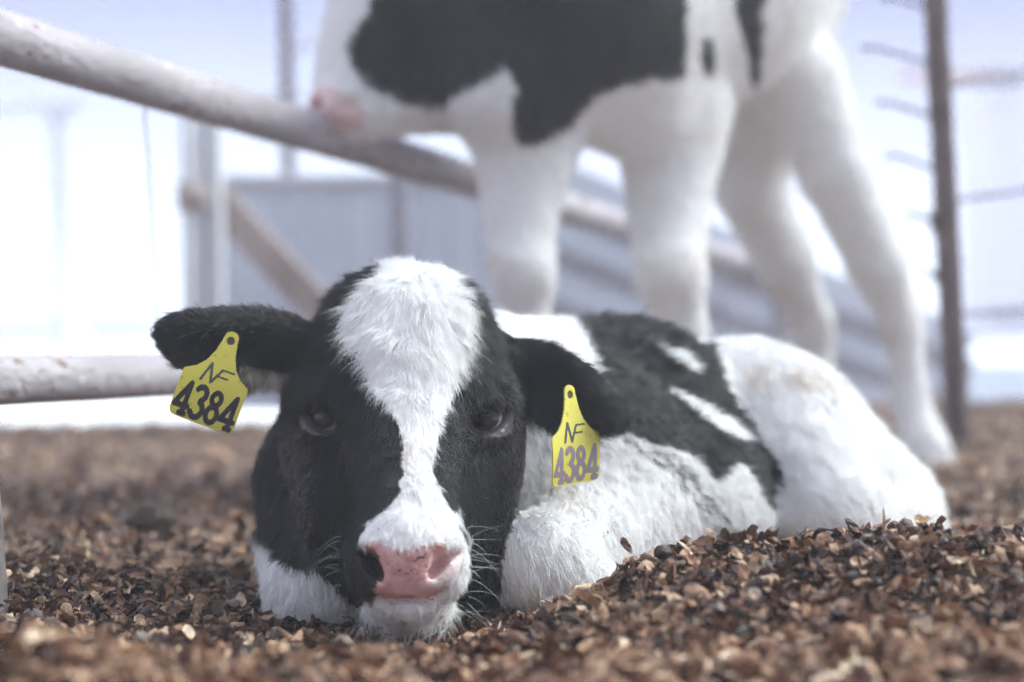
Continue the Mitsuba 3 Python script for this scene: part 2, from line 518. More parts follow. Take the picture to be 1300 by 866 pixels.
# the two upright posts that carry the far end of the rails
for Y, which in ((3.75, 'nearer steel post carrying the pipe rails, hidden behind the standing calf'), (4.75, 'far steel post at the end of the pipe rails, behind the standing calf')):
    k = thing('rail_post', which, 'post', group='posts carrying the pipe rails')
    obj('shaft', tube(line(rail_point(Y, -.05) + [.052, .02, 0], rail_point(Y, .62) + [.052, .02, 0], 8), .026, 16), 'pipe', k, smooth=True)

# gate post, sheet panel, brace, sloping boards: the far side of the pen
Y = 4.1
g = thing('gate_post', 'grey square gate post between the hanging wire and the thin pole', 'post')
obj('shaft', beam(at(265, 520, Y), at(262, 150, Y), .062, .062, (0, 1, 0)), 'galvanised', g)
obj('flange', beam(at(241, 520, Y - .04), at(239, 146, Y - .04), .016, .09, (0, 1, 0), .003), 'galvanised', g)
obj('hinge', tube(line(at(226, 250, Y - .07), at(262, 250, Y - .07), 3), .020, 14), 'tan_wood', g, smooth=30)
obj('bracket', beam(at(236, 232, Y - .06), at(236, 268, Y - .06), .03, .05), 'tan_wood', g)
Y = 4.5
g = thing('sheet_panel', 'low pale blue grey metal panel beyond the upper pipe rail', 'panel')
for k in range(8):
    x0 = 284 + k * 44
    obj('sheet', beam(at(x0 + 21, 520, Y + .004 * (k % 2)), at(x0 + 21, 228, Y + .004 * (k % 2)), 43.4 * Y / FOCAL, .012, (0, 1, 0), .003), 'blue_board', g)
obj('cap', beam(at(278, 229, Y), at(640, 229, Y), .05, .022), 'galvanised', g)
g = thing('diagonal_brace', 'tan diagonal timber brace in front of the pale panel', 'brace')
obj('timber', beam(at(262, 240, 4.28), at(440, 430, 4.28), .05, .072, (0, 0, 1)), 'tan_wood', g)
g = thing('short_post', 'short dark post in front of the pale panel, just under the upper rail', 'post')
obj('shaft', beam(at(507, 330, 4.2), at(507, 200, 4.2), .040, .034, (0, 1, 0)), 'mauve_board', g)
g = thing('ramp_side', 'sloping side of stacked blue grey and mauve boards seen between the standing calf\'s legs', 'ramp')
for k, (off, wide, mat) in enumerate(((0, 44, 'blue_board'), (47, 26, 'mauve_board'), (76, 34, 'blue_board'), (113, 24, 'mauve_board'), (140, 40, 'blue_board'), (184, 60, 'mauve_board'), (248, 50, 'blue_board'))):
    a, b = at(610, 164 + off + wide / 2, 4.6), at(1230, 418 + off * .8 + wide / 2, 4.9)
    obj('board', beam(a, b, .03 + .012 * (k % 2), wide * 4.7 / FOCAL, (0, 0, 1)), mat, g)
for x in (660, 930, 1195):
    obj('stanchion', beam(at(x, 560, 4.7 + .0005 * (x - 660)), at(x, 140 + .41 * (x - 560), 4.7 + .0005 * (x - 660)), .05, .05, (0, 1, 0)), 'mauve_board', g)
Y = 3.0
g = thing('wire_fence_post', 'dark rusty leaning post with cut wire stubs, right of the standing calf', 'post')
obj('shaft', tube(line(at(1216, 560, Y), at(1181, -120, Y), 40), .0185, 14, .0022, 5), 'rusty', g, smooth=True)
for x0, y0, x1, y1 in ((1117, -2, 1186, 14), (1092, 60, 1188, 84), (1113, 130, 1192, 152), (1124, 197, 1196, 220), (1150, 272, 1200, 290), (1168, 346, 1203, 358)):
    a, b = at(x0, y0, Y - .03), at(x1, y1, Y)
    m = (a + b) / 2 + [0, 0, .004]
    obj('wire_stub', tube(np.stack([a, (a + m) / 2 + [0, 0, .003], m, b]), .0030, 8), 'rusty', g, smooth=True)
for y in (276, 288, 352):
    obj('wire_knot', tube(at(1196 + (y - 276) * .06, y, Y) + .018 * np.stack([np.cos(np.linspace(0, 9, 30)), np.sin(np.linspace(0, 9, 30)), np.linspace(-.4, .4, 30)], 1), .0034, 6), 'rusty', g, smooth=True)
for x0, y0, x1, y1 in ((1186, 112, 1420, 74), (1196, 256, 1420, 226), (1205, 400, 1420, 386)):
    obj('wire', tube(line(at(x0, y0, Y), at(x1, y1, Y + .25), 6), .0032, 8), 'rusty', g, smooth=True)

# an unseen shelter, added behind the viewer to shade the calves and darken their eyes
g = thing('shed', 'unseen open timber shelter added behind the viewer to shade the calves, with a plank wall and a sheet roof', 'shed')
for k in range(24):
    obj('plank', beam(np.array([-6 + k * .5, -8 - .012 * (k % 2), -.1]), np.array([-6 + k * .5, -8 - .012 * (k % 2), 2.5]), .485, .03, (0, 1, 0)), 'dark_timber', g)
obj('roof', beam(np.array([0, -8.4, 2.9]), np.array([0, -2.9, 3.4]), 12.6, .05), 'dark_timber', g)
for x in (-5.8, 0, 5.8):
    obj('rafter', beam(np.array([x, -8.3, 2.80]), np.array([x, -3.0, 3.28]), .10, .16), 'dark_timber', g)
for x in (-5.8, 5.8):
    obj('pillar', beam(np.array([x, -3.2, -.1]), np.array([x, -3.2, 3.16]), .14, .14, (0, 1, 0)), 'dark_timber', g)

# the yard beyond
Y = 13.0
g = thing('barn', 'pale lilac building with a reddish roof edge at the right edge', 'building')
wl = obj('wall', beam(at(1268, 275, Y), at(1268, 275, Y) + [4, 0, 0], 2.2, 1.66, (0, 0, 1), .01), 'pale_wall', g)
a = at(1252, 99, Y - .4)
obj('roof', beam(a + [2.1, 0, .01], a + [2.1, 2.6, .35], 4.3, .07, (0, 0, 1), .01), 'roof_red', g)
obj('gutter', beam(at(1240, 104, Y - .5), at(1240, 104, Y - .5) + [4.4, 0, .30], .06, .05, (0, 0, 1), .01), 'rusty', g)
obj('footing', beam(at(1255, 402, Y - 1.15), at(1255, 402, Y - 1.15) + [4, 0, 0], .10, .12, (0, 0, 1), .01), 'mauve_board', g)
Y = 6.5
g = thing('concrete_kerb', 'low blue grey concrete kerb behind the rusty post at right', 'kerb')
obj('block', beam(at(1050, 496, Y), at(1500, 492, Y), .18, .17, (0, 0, 1), .012), 'blue_board', g)
Y = 7.0
g = thing('yard_frame', 'hazy upright pole with a cross arm in the bright yard at far left', 'frame')
obj('upright', tube(line(at(80, 445, Y), at(74, 132, Y), 4), .026, 12), 'galvanised', g, smooth=30)
obj('cross_arm', tube(line(at(-60, 141, Y), at(112, 133, Y), 4), .020, 12), 'galvanised', g, smooth=30)
obj('plate', beam(at(60, 148, Y), at(90, 146, Y), .04, .05), 'galvanised', g)
Y = 5.6
g = thing('tall_pole', 'thin tall grey pole rising behind the upper pipe rail, left of the standing calf\'s nose', 'pole')
obj('shaft', tube(line(at(372, 500, Y), at(361, -60, Y), 4), .019, 12), 'rusty', g, smooth=30)
obj('cross_arm', tube(line(at(365, 66, Y), at(470, 36, Y), 3), .012, 10), 'galvanised', g, smooth=30)
obj('lower_arm', tube(line(at(300, 122, Y), at(420, 126, Y), 3), .009, 10), 'galvanised', g, smooth=30)
Y = 16
g = thing('far_trough', 'low grey trough on the far yard above the lower pipe rail', 'trough')
obj('tub', beam(at(112, 409, Y), at(206, 409, Y), .5, .13, (0, 0, 1), .03), 'galvanised', g)
obj('stand', beam(at(120, 428, Y), at(198, 428, Y), .4, .10, (0, 0, 1), .01), 'pale_wall', g)
g = thing('far_wall', 'long pale low wall across the far yard at left', 'wall')
obj('coping', beam(at(-200, 404, Y + 3), at(90, 404, Y + 3), .25, .06, (0, 0, 1), .01), 'galvanised', g)
obj('face', beam(at(-200, 424, Y + 3), at(88, 424, Y + 3), .2, .22, (0, 0, 1), .01), 'pale_wall', g)

# ---------------------------------------------------------------- the lying calf
def lying_calf_form():
    F = Form(axis_steps(-0.40, 0.53, -0.29, 0.13, 0.0065, 0.0024),
             axis_steps(1.30, 2.22, 1.36, 1.66, 0.0065, 0.0024),
             axis_steps(-0.06, 0.33, 0.0, 0.30, 0.0065, 0.0024))
    A = at
    # trunk
    F.part = 'trunk'
    F.limb(A(570, 562, 1.80), A(790, 566, 1.90), .118, .119, k=.05)
    F.limb(A(790, 566, 1.90), A(980, 610, 1.99), .118, .094, k=.04)
    F.ball(A(690, 590, 1.76), (.122, .09, .112), k=.05)             # near shoulder
    F.ball(A(830, 645, 1.80), (.116, .09, .082), k=.06)              # ribs and belly
    F.ball(A(690, 655, 1.72), (.065, .06, .055), k=.05)
    F.part = 'chest'
    F.ball(A(421, 620, 1.78), (.068, .09, .085), k=.06)             # far shoulder
    F.ball(A(530, 640, 1.72), (.09, .08, .09), k=.06)               # brisket
    # neck
    F.limb(A(515, 470, 1.66), A(565, 555, 1.80), .078, .105, k=.05)
    F.part = 'rump'
    F.ball(A(942, 516, 1.95), (.066, .080, .068), k=.03)             # hip
    F.limb(A(985, 550, 1.91), A(1050, 650, 1.83), .079, .054, k=.03)   # thigh to stifle
    F.limb(A(1000, 560, 1.97), A(1122, 652, 1.95), .079, .058, k=.05)  # buttock
    F.limb(A(1060, 670, 1.85), A(1150, 675, 1.89), .049, .037, k=.02)  # folded gaskin to hock
    F.part = 'leg'
    F.limb(A(800, 670, 1.73), A(695, 715, 1.62), .055, .040, k=.05)    # near upper arm and knee
    F.limb(A(688, 716, 1.585), A(760, 775, 1.63), .041, .03, k=.014)
    F.limb(A(400, 700, 1.68), A(408, 750, 1.62), .050, .043, k=.04)    # far foreleg under the chest
    F.limb(A(408, 755, 1.61), A(475, 780, 1.66), .040, .03, k=.03)
    # head
    F.part = 'head'
    F.ball(A(514, 448, 1.60), (.073, .075, .068), k=.03)           # cranium
    F.ball(A(520, 394, 1.615), (.046, .05, .026), k=.04)           # poll
    F.ball(A(512, 500, 1.575), (.070, .055, .06), k=.04)           # brow
    F.limb(A(512, 520, 1.545), A(516, 655, 1.455), .052, .035, k=.04)   # bridge
    F.limb(A(512, 590, 1.62), A(516, 735, 1.485), .066, .034, k=.04)    # jaws
    for s, e in ((-1, (410, 527)), (1, (616, 529))):
        F.ball(A(512 + s * 100, 512, 1.585), (.030, .04, .030), k=.03)      # orbit
        F.ball(A(512 + s * 88, 575, 1.60), (.041, .05, .05), k=.04)         # cheek
        F.ball(A(512 + s * 74, 640, 1.57), (.035, .05, .05), k=.04)
        F.ball(A(e[0], e[1] - 19, 1.554), (.022, .014, .009), k=.025)       # brow fold
        F.ball(A(e[0] - s * 4, e[1] + 24, 1.549), (.020, .014, .008), k=.022)  # bag under the eye
    F.ball(A(516, 700, 1.437), (.043, .035, .030), k=.025)         # muzzle
    F.ball(A(490, 722, 1.432), (.027, .030, .029), k=.02)
    F.ball(A(546, 722, 1.432), (.027, .030, .029), k=.02)
    F.ball(A(515, 715, 1.420), (.026, .025, .036), k=.02)          # nose pad
    F.ball(A(482, 694, 1.412), (.014, .012, .007), k=.010)         # nostril wings
    F.ball(A(548, 694, 1.412), (.014, .012, .007), k=.010)
    F.ball(A(518, 770, 1.448), (.030, .030, .011), k=.010)         # lower lip and chin
    F.part = 'head'
    for s, e in ((-1, (407, 530)), (1, (619, 532))):               # the swollen rims of the lids
        R = frame((1, s * .45, s * .42), (0, 0, 1))
        for a in np.linspace(0, 2 * np.pi, 40, endpoint=False):
            F.ball(A(e[0], e[1], 1.5425) + R[0] * .0190 * math.cos(a) + R[2] * .0128 * math.sin(a) + np.array([0, .004 * math.cos(a) ** 2, 0]), .0036, k=.006)
    F.part = 'ear'
    F.limb(A(420, 440, 1.62), A(352, 437, 1.616), .020, .017, k=.014)
    F.limb(A(620, 448, 1.62), A(672, 471, 1.616), .020, .016, k=.014)
    for spine, up, wide in EARS:                                   # each ear a bent blade, cupped forwards
        p = np.array([A(*q) for q in spine])
        t = np.linspace(0, len(p) - 1, 22)
        p = np.stack([np.interp(t, range(len(p)), p[:, i]) for i in range(3)], 1)
        w = np.interp(t, range(len(wide)), wide)
        x = np.gradient(p, axis=0)
        cup = .012 * step(.15, .5, np.linspace(0, 1, len(p)))
        for q, ww, xx, cc in zip(p, w, x, cup):
            R = frame(xx, up)
            for v in np.linspace(-1, 1, 9):
                F.ball(q + R[2] * v * (ww - .007) - R[1] * cc * (1 - v * v) * np.sign(R[1][1]) * -1, .0066, k=.010)
    F.part = 'carve'
    F.limb(A(985, 600, 1.795), A(1012, 700, 1.765), .008, .016, k=.03, sign=-1)      # the fold before the thigh
    for s, e in ((-1, (407, 530)), (1, (619, 532))):
        R = frame((1, s * .45, s * .42), (0, 0, 1))
        F.ball(A(e[0], e[1], 1.535), (.0182, .022, .0122), R, k=.003, sign=-1)
        F.limb(A(e[0] - s * 20, e[1] + 26, 1.541), A(e[0] - s * 33, e[1] + 62, 1.541), .005, .003, k=.010, sign=-1)
    F.ball(A(475, 718, 1.410), (.0145, .024, .0062), frame((-.57, .25, .82), (.8, 0, .57)), k=.005, sign=-1)
    F.ball(A(557, 717, 1.408), (.0135, .020, .0054), frame((.57, .25, .82), (-.8, 0, .57)), k=.005, sign=-1)
    F.ball(A(568, 704, 1.406), (.010, .018, .0050), frame((1, -.4, .35), (0, 0, 1)), k=.004, sign=-1)
    F.ball(A(464, 703, 1.406), (.009, .014, .0045), frame((1, .4, -.35), (0, 0, 1)), k=.004, sign=-1)
    for a, b in (((480, 756), (500, 763)), ((500, 763), (517, 759)), ((517, 759), (536, 763)), ((536, 763), (562, 752))):          # mouth
        F.limb(A(*a, 1.403), A(*b, 1.404), .0024, .0024, k=.006, sign=-1)
        F.limb(A(*a, 1.409), A(*b, 1.410), .0026, .0026, k=.004, sign=-1)
    F.limb(A(514, 740, 1.386), A(514, 758, 1.392), .0018, .0018, k=.003, sign=-1)
    return F


EARS = [(((372, 440, 1.625), (330, 438, 1.608), (285, 437, 1.590), (240, 432, 1.580), (216, 424, 1.577)), (0, -.25, 1), (.024, .029, .028, .023, .010)),
        (((652, 462, 1.625), (690, 482, 1.608), (722, 500, 1.590), (754, 518, 1.580), (779, 529, 1.577)), (.45, -.2, .9), (.022, .028, .0265, .019, .008))]


def standing_calf_form():
    F = Form(np.arange(-.36, .74, .0075), np.arange(2.2, 3.3, .0075), np.arange(-.06, .95, .0075))
    A = at
    F.part = 'trunk'
    F.limb(A(700, -10, 2.55), A(860, -40, 2.75), 0.192, 0.200, k=.06)
    F.limb(A(860, -40, 2.75), A(965, -40, 2.95), 0.200, 0.140, k=.06)
    F.ball(A(650, 110, 2.48), (0.086, 0.097, 0.092), k=.06)             # brisket
    F.ball(A(808, 92, 2.57), (0.085, 0.080, 0.115), k=.07)              # near shoulder
    F.part = 'neck'
    F.limb(A(560, -40, 2.56), A(690, -10, 2.55), 0.119, 0.178, k=.06)
    F.part = 'rump'
    F.ball(A(975, 30, 2.95), (0.092, 0.140, 0.151), k=.05)
    F.part = 'leg'

    def leg(pts):
        pts = [(A(*p[:3]), p[3]) for p in pts]
        for (a, ra), (b, rb) in zip(pts[:-1], pts[1:]):
            F.limb(a, b, ra, rb, k=.025)
    leg([(668, 180, 2.50, 0.070), (660, 280, 2.48, 0.042), (664, 345, 2.46, 0.038), (668, 420, 2.48, 0.028), (666, 560, 2.48, 0.027), (664, 605, 2.46, 0.039), (662, 640, 2.45, 0.041)])
    leg([(852, 140, 2.64, 0.082), (848, 265, 2.61, 0.050), (850, 345, 2.57, 0.044), (866, 420, 2.59, 0.030), (868, 540, 2.60, 0.028), (866, 590, 2.59, 0.039), (864, 622, 2.57, 0.043)])
    leg([(960, 130, 2.97, 0.102), (952, 240, 2.97, 0.050), (995, 330, 3.01, 0.043), (1032, 410, 3.04, 0.029), (1036, 510, 3.05, 0.025), (1034, 560, 3.04, 0.036), (1030, 585, 3.03, 0.039)])
    leg([(1012, 100, 2.84, 0.068), (1060, 220, 2.83, 0.048), (1112, 330, 2.86, 0.041), (1146, 415, 2.88, 0.027), (1156, 510, 2.87, 0.024), (1172, 568, 2.85, 0.034), (1178, 592, 2.84, 0.037)])
    F.ball(A(1150, 374, 2.91), .021, k=.02)                         # points of the hocks
    F.ball(A(1052, 368, 3.07), .021, k=.02)
    F.ball(A(654, 338, 2.45), .024, k=.03)                          # knees
    F.ball(A(840, 340, 2.56), .028, k=.03)
    F.part = 'tail'
    F.limb(A(1030, -60, 3.02), A(1050, 30, 3.00), .018, .012, k=.01)
    F.limb(A(985, 140, 3.10), A(1004, 215, 3.10), .012, .012, k=.01)
    F.limb(A(1004, 215, 3.10), A(1022, 305, 3.10), .013, .007, k=.01)
    F.part = 'head'
    F.limb(A(432, 132, 2.48), A(490, -20, 2.53), 0.039, 0.071, k=.04)
    F.ball(A(520, -120, 2.56), (0.092, 0.092, 0.097), k=.04)
    F.limb(A(462, 150, 2.49), A(590, 105, 2.55), 0.028, 0.063, k=.04)
    F.ball(A(427, 138, 2.46), (0.037, 0.037, 0.030), k=.02)
    F.part = 'carve'
    F.ball(A(446, 130, 2.43), (0.012, 0.026, 0.009), k=.005, sign=-1)
    F.ball(A(404, 132, 2.44), (0.010, 0.026, 0.009), k=.005, sign=-1)
    return F


# ---------------------------------------------------------------- coats
def outline(text):
    return sg.Polygon([tuple(map(float, q.split(','))) for q in text.split()]).buffer(0)


# markings in the front view of each animal: x and height, in metres
BLAZE = outline('-.103,.276 -.120,.261 -.132,.247 -.137,.234 -.131,.222 -.121,.213 -.113,.200 -.107,.182 -.100,.177 -.088,.161 -.083,.148 -.081,.137 -.081,.123 '
                '-.084,.109 -.092,.101 -.103,.090 -.109,.079 -.110,.071 -.103,.067 -.091,.059 -.087,.047 -.095,.036 -.112,.029 -.115,0 -.04,0 -.038,.030 -.032,.046 '
                '-.031,.066 -.038,.078 -.044,.096 -.053,.108 -.0595,.122 -.058,.144 -.050,.167 -.042,.185 -.035,.203 -.033,.222 -.034,.241 -.040,.257 -.049,.276 -.05,.32 -.1,.32')
NOSE = outline('-.107,.075 -.096,.077 -.085,.071 -.073,.071 -.059,.075 -.050,.076 -.046,.069 -.056,.064 -.060,.059 -.060,.049 -.055,.042 -.050,.039 -.060,.034 '
               '-.075,.033 -.092,.034 -.101,.038 -.097,.046 -.095,.054 -.100,.061 -.107,.067')
CHEST = outline('-.26,.215 -.188,.27 -.035,.27 -.007,.194 .003,.132 0,.104 -.007,.034 -.021,-.028 -.063,-.035 -.125,.000 -.156,.036 -.195,.041 -.219,.055 -.26,.062')
BAND = outline('.010,.30 .080,.30 .150,.262 .176,.218 .194,.218 .197,.191 .212,.160 .237,.120 .252,.096 .241,.079 .235,.067 .221,.084 .215,.102 .204,.113 .191,.105 .180,.100 '
               '.165,.108 .150,.122 .130,.130 .108,.136 .085,.152 .076,.175 .075,.197 .067,.222 .053,.245')
STREAKS = outline('.144,.179 .169,.166 .198,.150 .228,.130 .219,.126 .183,.142 .153,.165').union(outline('.133,.218 .157,.211 .176,.199 .171,.191 .151,.201'))
FRINGE = outline('.082,.149 .141,.120 .182,.072 .205,.042 .198,.035 .157,.079 .130,.113 .097,.132')
DARK = outline('-0.165,1.023 -0.178,0.646 -0.210,0.586 -0.202,0.563 -0.168,0.526 -0.130,0.510 -0.090,0.515 -0.048,0.535 -0.010,0.554 0.004,0.545 0.000,0.494 0.014,0.462 0.040,0.450 0.061,0.469 0.078,0.503 '
               '0.108,0.534 0.157,0.543 0.219,0.557 0.218,0.644 0.218,1.023').union(outline('0.287,1.023 0.287,0.658 0.308,0.609 0.328,0.573 0.342,0.571 0.336,0.613 0.341,1.023')).union(outline('0.235,0.604 0.243,0.568 0.262,0.567 0.256,0.608'))
PINK = outline('-0.275,0.538 -0.248,0.542 -0.217,0.536 -0.186,0.509 -0.185,0.491 -0.204,0.483 -0.249,0.486 -0.275,0.512')


NOSTRIL = outline('-.064,.066 -.052,.072 -.036,.070 -.038,.052 -.046,.041 -.058,.038 -.064,.048')


def within(shape, x, z):
    shapely.prepare(shape)
    return shapely.contains_xy(shape, x, z)


def wobble(p, f, a, seed=0):
    return a * 2 * np.stack([meshkit.fbm(p * f, 2, seed + 10 * i) - .5 for i in range(3)], -1)


def lying_coat(p, own, r=None):
    """White (1) or black (0) at each point, and whether it is the bare nose."""
    q = p + wobble(p, 90, .0035) + wobble(p, 25, .003, 4)
    x, z = q[:, 0], q[:, 2]
    white = np.ones(len(p))
    dark = within(BAND, x, z) & ~within(STREAKS, x, z)
    dark |= within(CHEST, x, z) & (p[:, 1] < 1.92) & (own != 'rump')
    dark &= (own != 'leg') | (x < 0)
    white[dark] = 0
    if r is not None:
        white[within(FRINGE, x, z) & (r < .45)] = 0
    head = own == 'head'
    white[head] = within(BLAZE, x, z)[head]
    white[own == 'ear'] = 0
    nose = head & within(NOSE, p[:, 0], p[:, 2]) & (p[:, 1] < 1.45)
    hole = head & within(NOSTRIL, p[:, 0], p[:, 2]) & (p[:, 1] < 1.43) & ~nose
    return white, np.where(nose, 1.0, hole * .42)


def standing_coat(p, own, r=None):
    q = p + wobble(p, 40, .008) + wobble(p, 12, .008, 4)
    white = 1.0 - within(DARK, q[:, 0], q[:, 2]) * (own != 'leg')
    white[own == 'tail'] = 0
    nose = (own == 'head') & within(PINK, p[:, 0], p[:, 2]) & (p[:, 1] < 2.56)
    return white, nose * .6


def skin_colour(p, n, uv):
    c = mix(mix((.012, .011, .012), (.80, .78, .77), uv.x), (.115, .10, .104), dr.clip(-uv.y, 0, 1))  # last tone: lid skin, paled to paint in its wet glint
    pink = mix((.80, .50, .47), (.62, .28, .26), smoothstep(.25, .75, fbm(p.x * 110, p.y * 110, p.z * 110, 4)))
    speck = smoothstep(.70, .80, noise(p.x * 430, p.y * 430, p.z * 430)) * smoothstep(.45, .6, noise(p.x * 70, p.y * 70, p.z * 70))
    return mix(c, mix(pink, (.10, .045, .04), speck), dr.clip(uv.y, 0, 1))


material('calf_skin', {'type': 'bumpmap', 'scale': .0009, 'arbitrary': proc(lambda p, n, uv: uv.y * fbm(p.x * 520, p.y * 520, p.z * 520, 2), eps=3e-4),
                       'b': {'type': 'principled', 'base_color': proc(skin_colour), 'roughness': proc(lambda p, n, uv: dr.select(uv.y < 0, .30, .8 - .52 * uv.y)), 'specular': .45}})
material('white_hair', {'type': 'principled', 'base_color': rgb(.88, .88, .88), 'roughness': .55, 'specular': .3})
material('cream_hair', {'type': 'principled', 'base_color': rgb(.76, .70, .63), 'roughness': .6, 'specular': .3})
material('black_hair', {'type': 'principled', 'base_color': rgb(.011, .0105, .0115), 'roughness': .40, 'specular': .55})
material('frosted_hair', {'type': 'principled', 'base_color': rgb(.20, .19, .20), 'roughness': .5, 'specular': .4})
material('grey_hair', {'type': 'principled', 'base_color': rgb(.030, .028, .030), 'roughness': .46, 'specular': .32})


def grow(mesh, form, coat, rng, density, length, flow, width, keep, key, segments=3, dark=('black_hair', 'grey_hair'), frost=None):
    """A coat of hairs on the mesh: rooted at random, combed by flow, tips clumped."""
    area = mesh.area_faces
    centre, fn = mesh.triangles_center, mesh.face_normals
    fo = form.owner(centre)
    w = area * density(centre, fn, fo)
    n = int(w.sum())
    tri = rng.choice(len(area), n, p=w / w.sum())
    b = rng.random((n, 2))
    b = np.where(b.sum(1, keepdims=True) > 1, 1 - b, b)
    t = mesh.triangles[tri]
    p = t[:, 0] + b[:, :1] * (t[:, 1] - t[:, 0]) + b[:, 1:] * (t[:, 2] - t[:, 0])
    vn = mesh.vertex_normals[mesh.faces[tri]]
    nn = unit(vn[:, 0] * (1 - b.sum(1))[:, None] + vn[:, 1] * b[:, :1] + vn[:, 2] * b[:, 1:])
    own = fo[tri]
    white, nose = coat(p, own, rng.random(n))
    ok = keep(p, own) & (nose < .3)
    p, nn, own, white = p[ok], nn[ok], own[ok], white[ok]
    n = len(p)
    d = flow(p, nn, own)
    d = unit(d - (d * nn).sum(1, keepdims=True) * nn)
    L = length(p, own) * np.exp(rng.normal(0, .22, n))
    clump = wobble(p, 170, .60, 30) + wobble(p, 45, .50, 60) + rng.normal(0, .15, (n, 3))
    d = unit(d + clump)
    lift = .30 + .25 * rng.random(n)
    s = np.linspace(0, 1, segments + 1)
    bend = wobble(p, 160, .35, 90)
    pts = p[:, None] + L[:, None, None] * (d[:, None] * (s * (.72 + .28 * s))[:, None] + nn[:, None] * (lift[:, None] * (s - .62 * s * s))[..., None] + bend[:, None] * (s * s)[:, None] * .5)
    pts[:, 0] -= nn * .0008
    rad = (width(p, own) * np.exp(rng.normal(0, .2, n)))[:, None] * (1 - .78 * s ** 1.5)
    stain = meshkit.fbm(p * 22, 3, 77) + .25 * (rng.random(n) - .5) - (np.where((own == 'leg') & (p[:, 2] < .34), -.02, .12) if frost is None else .05)
    kinds = [('white_hair', (white > .5) & (stain < .68), 'white coat hair'), ('cream_hair', (white > .5) & (stain >= .68), 'cream stained coat hair'),
             (dark[0], (white <= .5) & (stain < .70), dark[0].replace('_', ' coat ')), (dark[1], (white <= .5) & (stain >= .70), dark[1].replace('_', ' coat '))]
    if frost is not None:                                             # pale tipped hairs mixed into the black
        f = (white <= .5) & (rng.random(n) < frost(p, own))
        kinds = [(m_, on & ~f, t_) for m_, on, t_ in kinds] + [('frosted_hair', f, 'silvery hairs along the jaw and round the eyes')]
    for mat, on, text in kinds:
        if on.any():
            strands(pts[on], rad[on], mat, key, mat, kind='stuff', label=text)


EYES = [np.array([-.1475, 1.5595, .1592]), np.array([-.0188, 1.5600, .1580])]


def dress(mesh, form, coat):
    own = form.owner(mesh.vertices)
    v = np.asarray(mesh.vertices)
    white, nose = coat(v, own)
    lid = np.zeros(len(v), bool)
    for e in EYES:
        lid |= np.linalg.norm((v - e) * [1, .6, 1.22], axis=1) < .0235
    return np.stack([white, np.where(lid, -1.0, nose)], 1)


rng = np.random.default_rng(5)
calf = thing('calf', 'black and white calf lying in the hulls, facing the viewer, chin on the ground', 'calf')
form = lying_calf_form()
body = form.skin()
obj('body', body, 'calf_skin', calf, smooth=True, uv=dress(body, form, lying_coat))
WHORL = np.array([-.080, 1.575, .276])


def lying_density(p, n, own):
    d = np.select([own == 'head', own == 'ear'], [640e3, 640e3], 240e3)
    d = d * np.where(n[:, 1] > .3, .25, 1) * np.where(p[:, 2] < -.005, .15, 1)
    return d


def lying_length(p, own):
    z = p[:, 2]
    head = .0055 + .0075 * step(.14, .22, z) - .002 * step(.255, .28, z) + .0085 * step(.036, .022, z)
    return np.select([own == 'head', own == 'ear', own == 'leg', own == 'chest'], [head, .0075 + .010 * np.where(p[:, 0] < -.1, step(.208, .195, z) * step(-.24, -.20, p[:, 0]), step(.0, -.02, z - .178 + .55 * (p[:, 0] - .04))), .0095 + 0 * z, .0105 + 0 * z], .0098)


def lying_flow(p, n, own):
    v = p - WHORL
    head = unit(v * [.62, .4, 1]) + np.array([0, .35, 0]) * np.abs(v[:, :1]) / .08
    back = np.array([.55, .45, -.55]) + 0 * p
    head = head + np.array([0, -1.6, -.6]) * step(.036, .022, p[:, 2:3])
    out = np.where((own == 'head')[:, None], head, back)
    left = np.array([-1, -.1, -.1]) + np.array([.3, 0, -1.6]) * step(.205, .190, p[:, 2:3]) + np.array([0, 0, .5]) * step(.225, .24, p[:, 2:3])
    right = np.array([.8, -.1, -.62]) + 0 * p + np.array([-.5, 0, -.9]) * step(.02, -.02, p[:, 2:3] - .175 + .55 * (p[:, :1] - .04))
    out = np.where((own == 'ear')[:, None], np.where(p[:, :1] < -.1, left, right), out)
    out = np.where((own == 'chest')[:, None], np.array([0, -.25, -1]) + .9 * unit(p - [-.07, 1.75, .16]) * [1, 0, 0], out)
    out = np.where((own == 'leg')[:, None], np.array([.25, -.1, -1.0]), out)
    out = np.where((own == 'rump')[:, None], np.array([.45, .1, -.9]), out)
    return out


def lying_keep(p, own):
    ok = np.ones(len(p), bool)
    for e in EYES:
        ok &= np.linalg.norm((p - e) * [1, .6, 1.22], axis=1) > .0215
    for c in ((-.100, 1.402, .056), (-.0535, 1.400, .056)):          # nostrils
        ok &= np.linalg.norm(p - c, axis=1) > .014
    return ok


grow(body, form, lying_coat, rng, lying_density, lying_length, lying_flow,
     lambda p, own: np.select([own == 'head', own == 'ear'], [.00020, .00020], .00032), lying_keep, calf,
     frost=lambda p, own: (own == 'head') * (.5 * step(.070, .088, np.abs(p[:, 0] + .082)) * step(.165, .13, p[:, 2]) + .35 * bump(p[:, 0], p[:, 2], .003, .150, .012, .03)
                                             + .30 * bump(p[:, 0], p[:, 2], -.022, .134, .014, .008)) + .10 * (own == 'ear') * step(.222, .235, p[:, 2]))


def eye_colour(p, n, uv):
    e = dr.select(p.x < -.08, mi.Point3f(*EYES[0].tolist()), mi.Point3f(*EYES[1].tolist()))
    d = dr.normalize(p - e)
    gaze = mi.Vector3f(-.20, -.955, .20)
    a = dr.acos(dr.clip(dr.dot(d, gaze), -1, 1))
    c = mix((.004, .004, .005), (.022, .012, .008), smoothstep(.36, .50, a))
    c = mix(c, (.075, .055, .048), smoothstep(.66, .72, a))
    return mix(c, (.60, .60, .66), smoothstep(.78, .86, a))  # sclera, brightened to paint in the wet glint along the lower lid


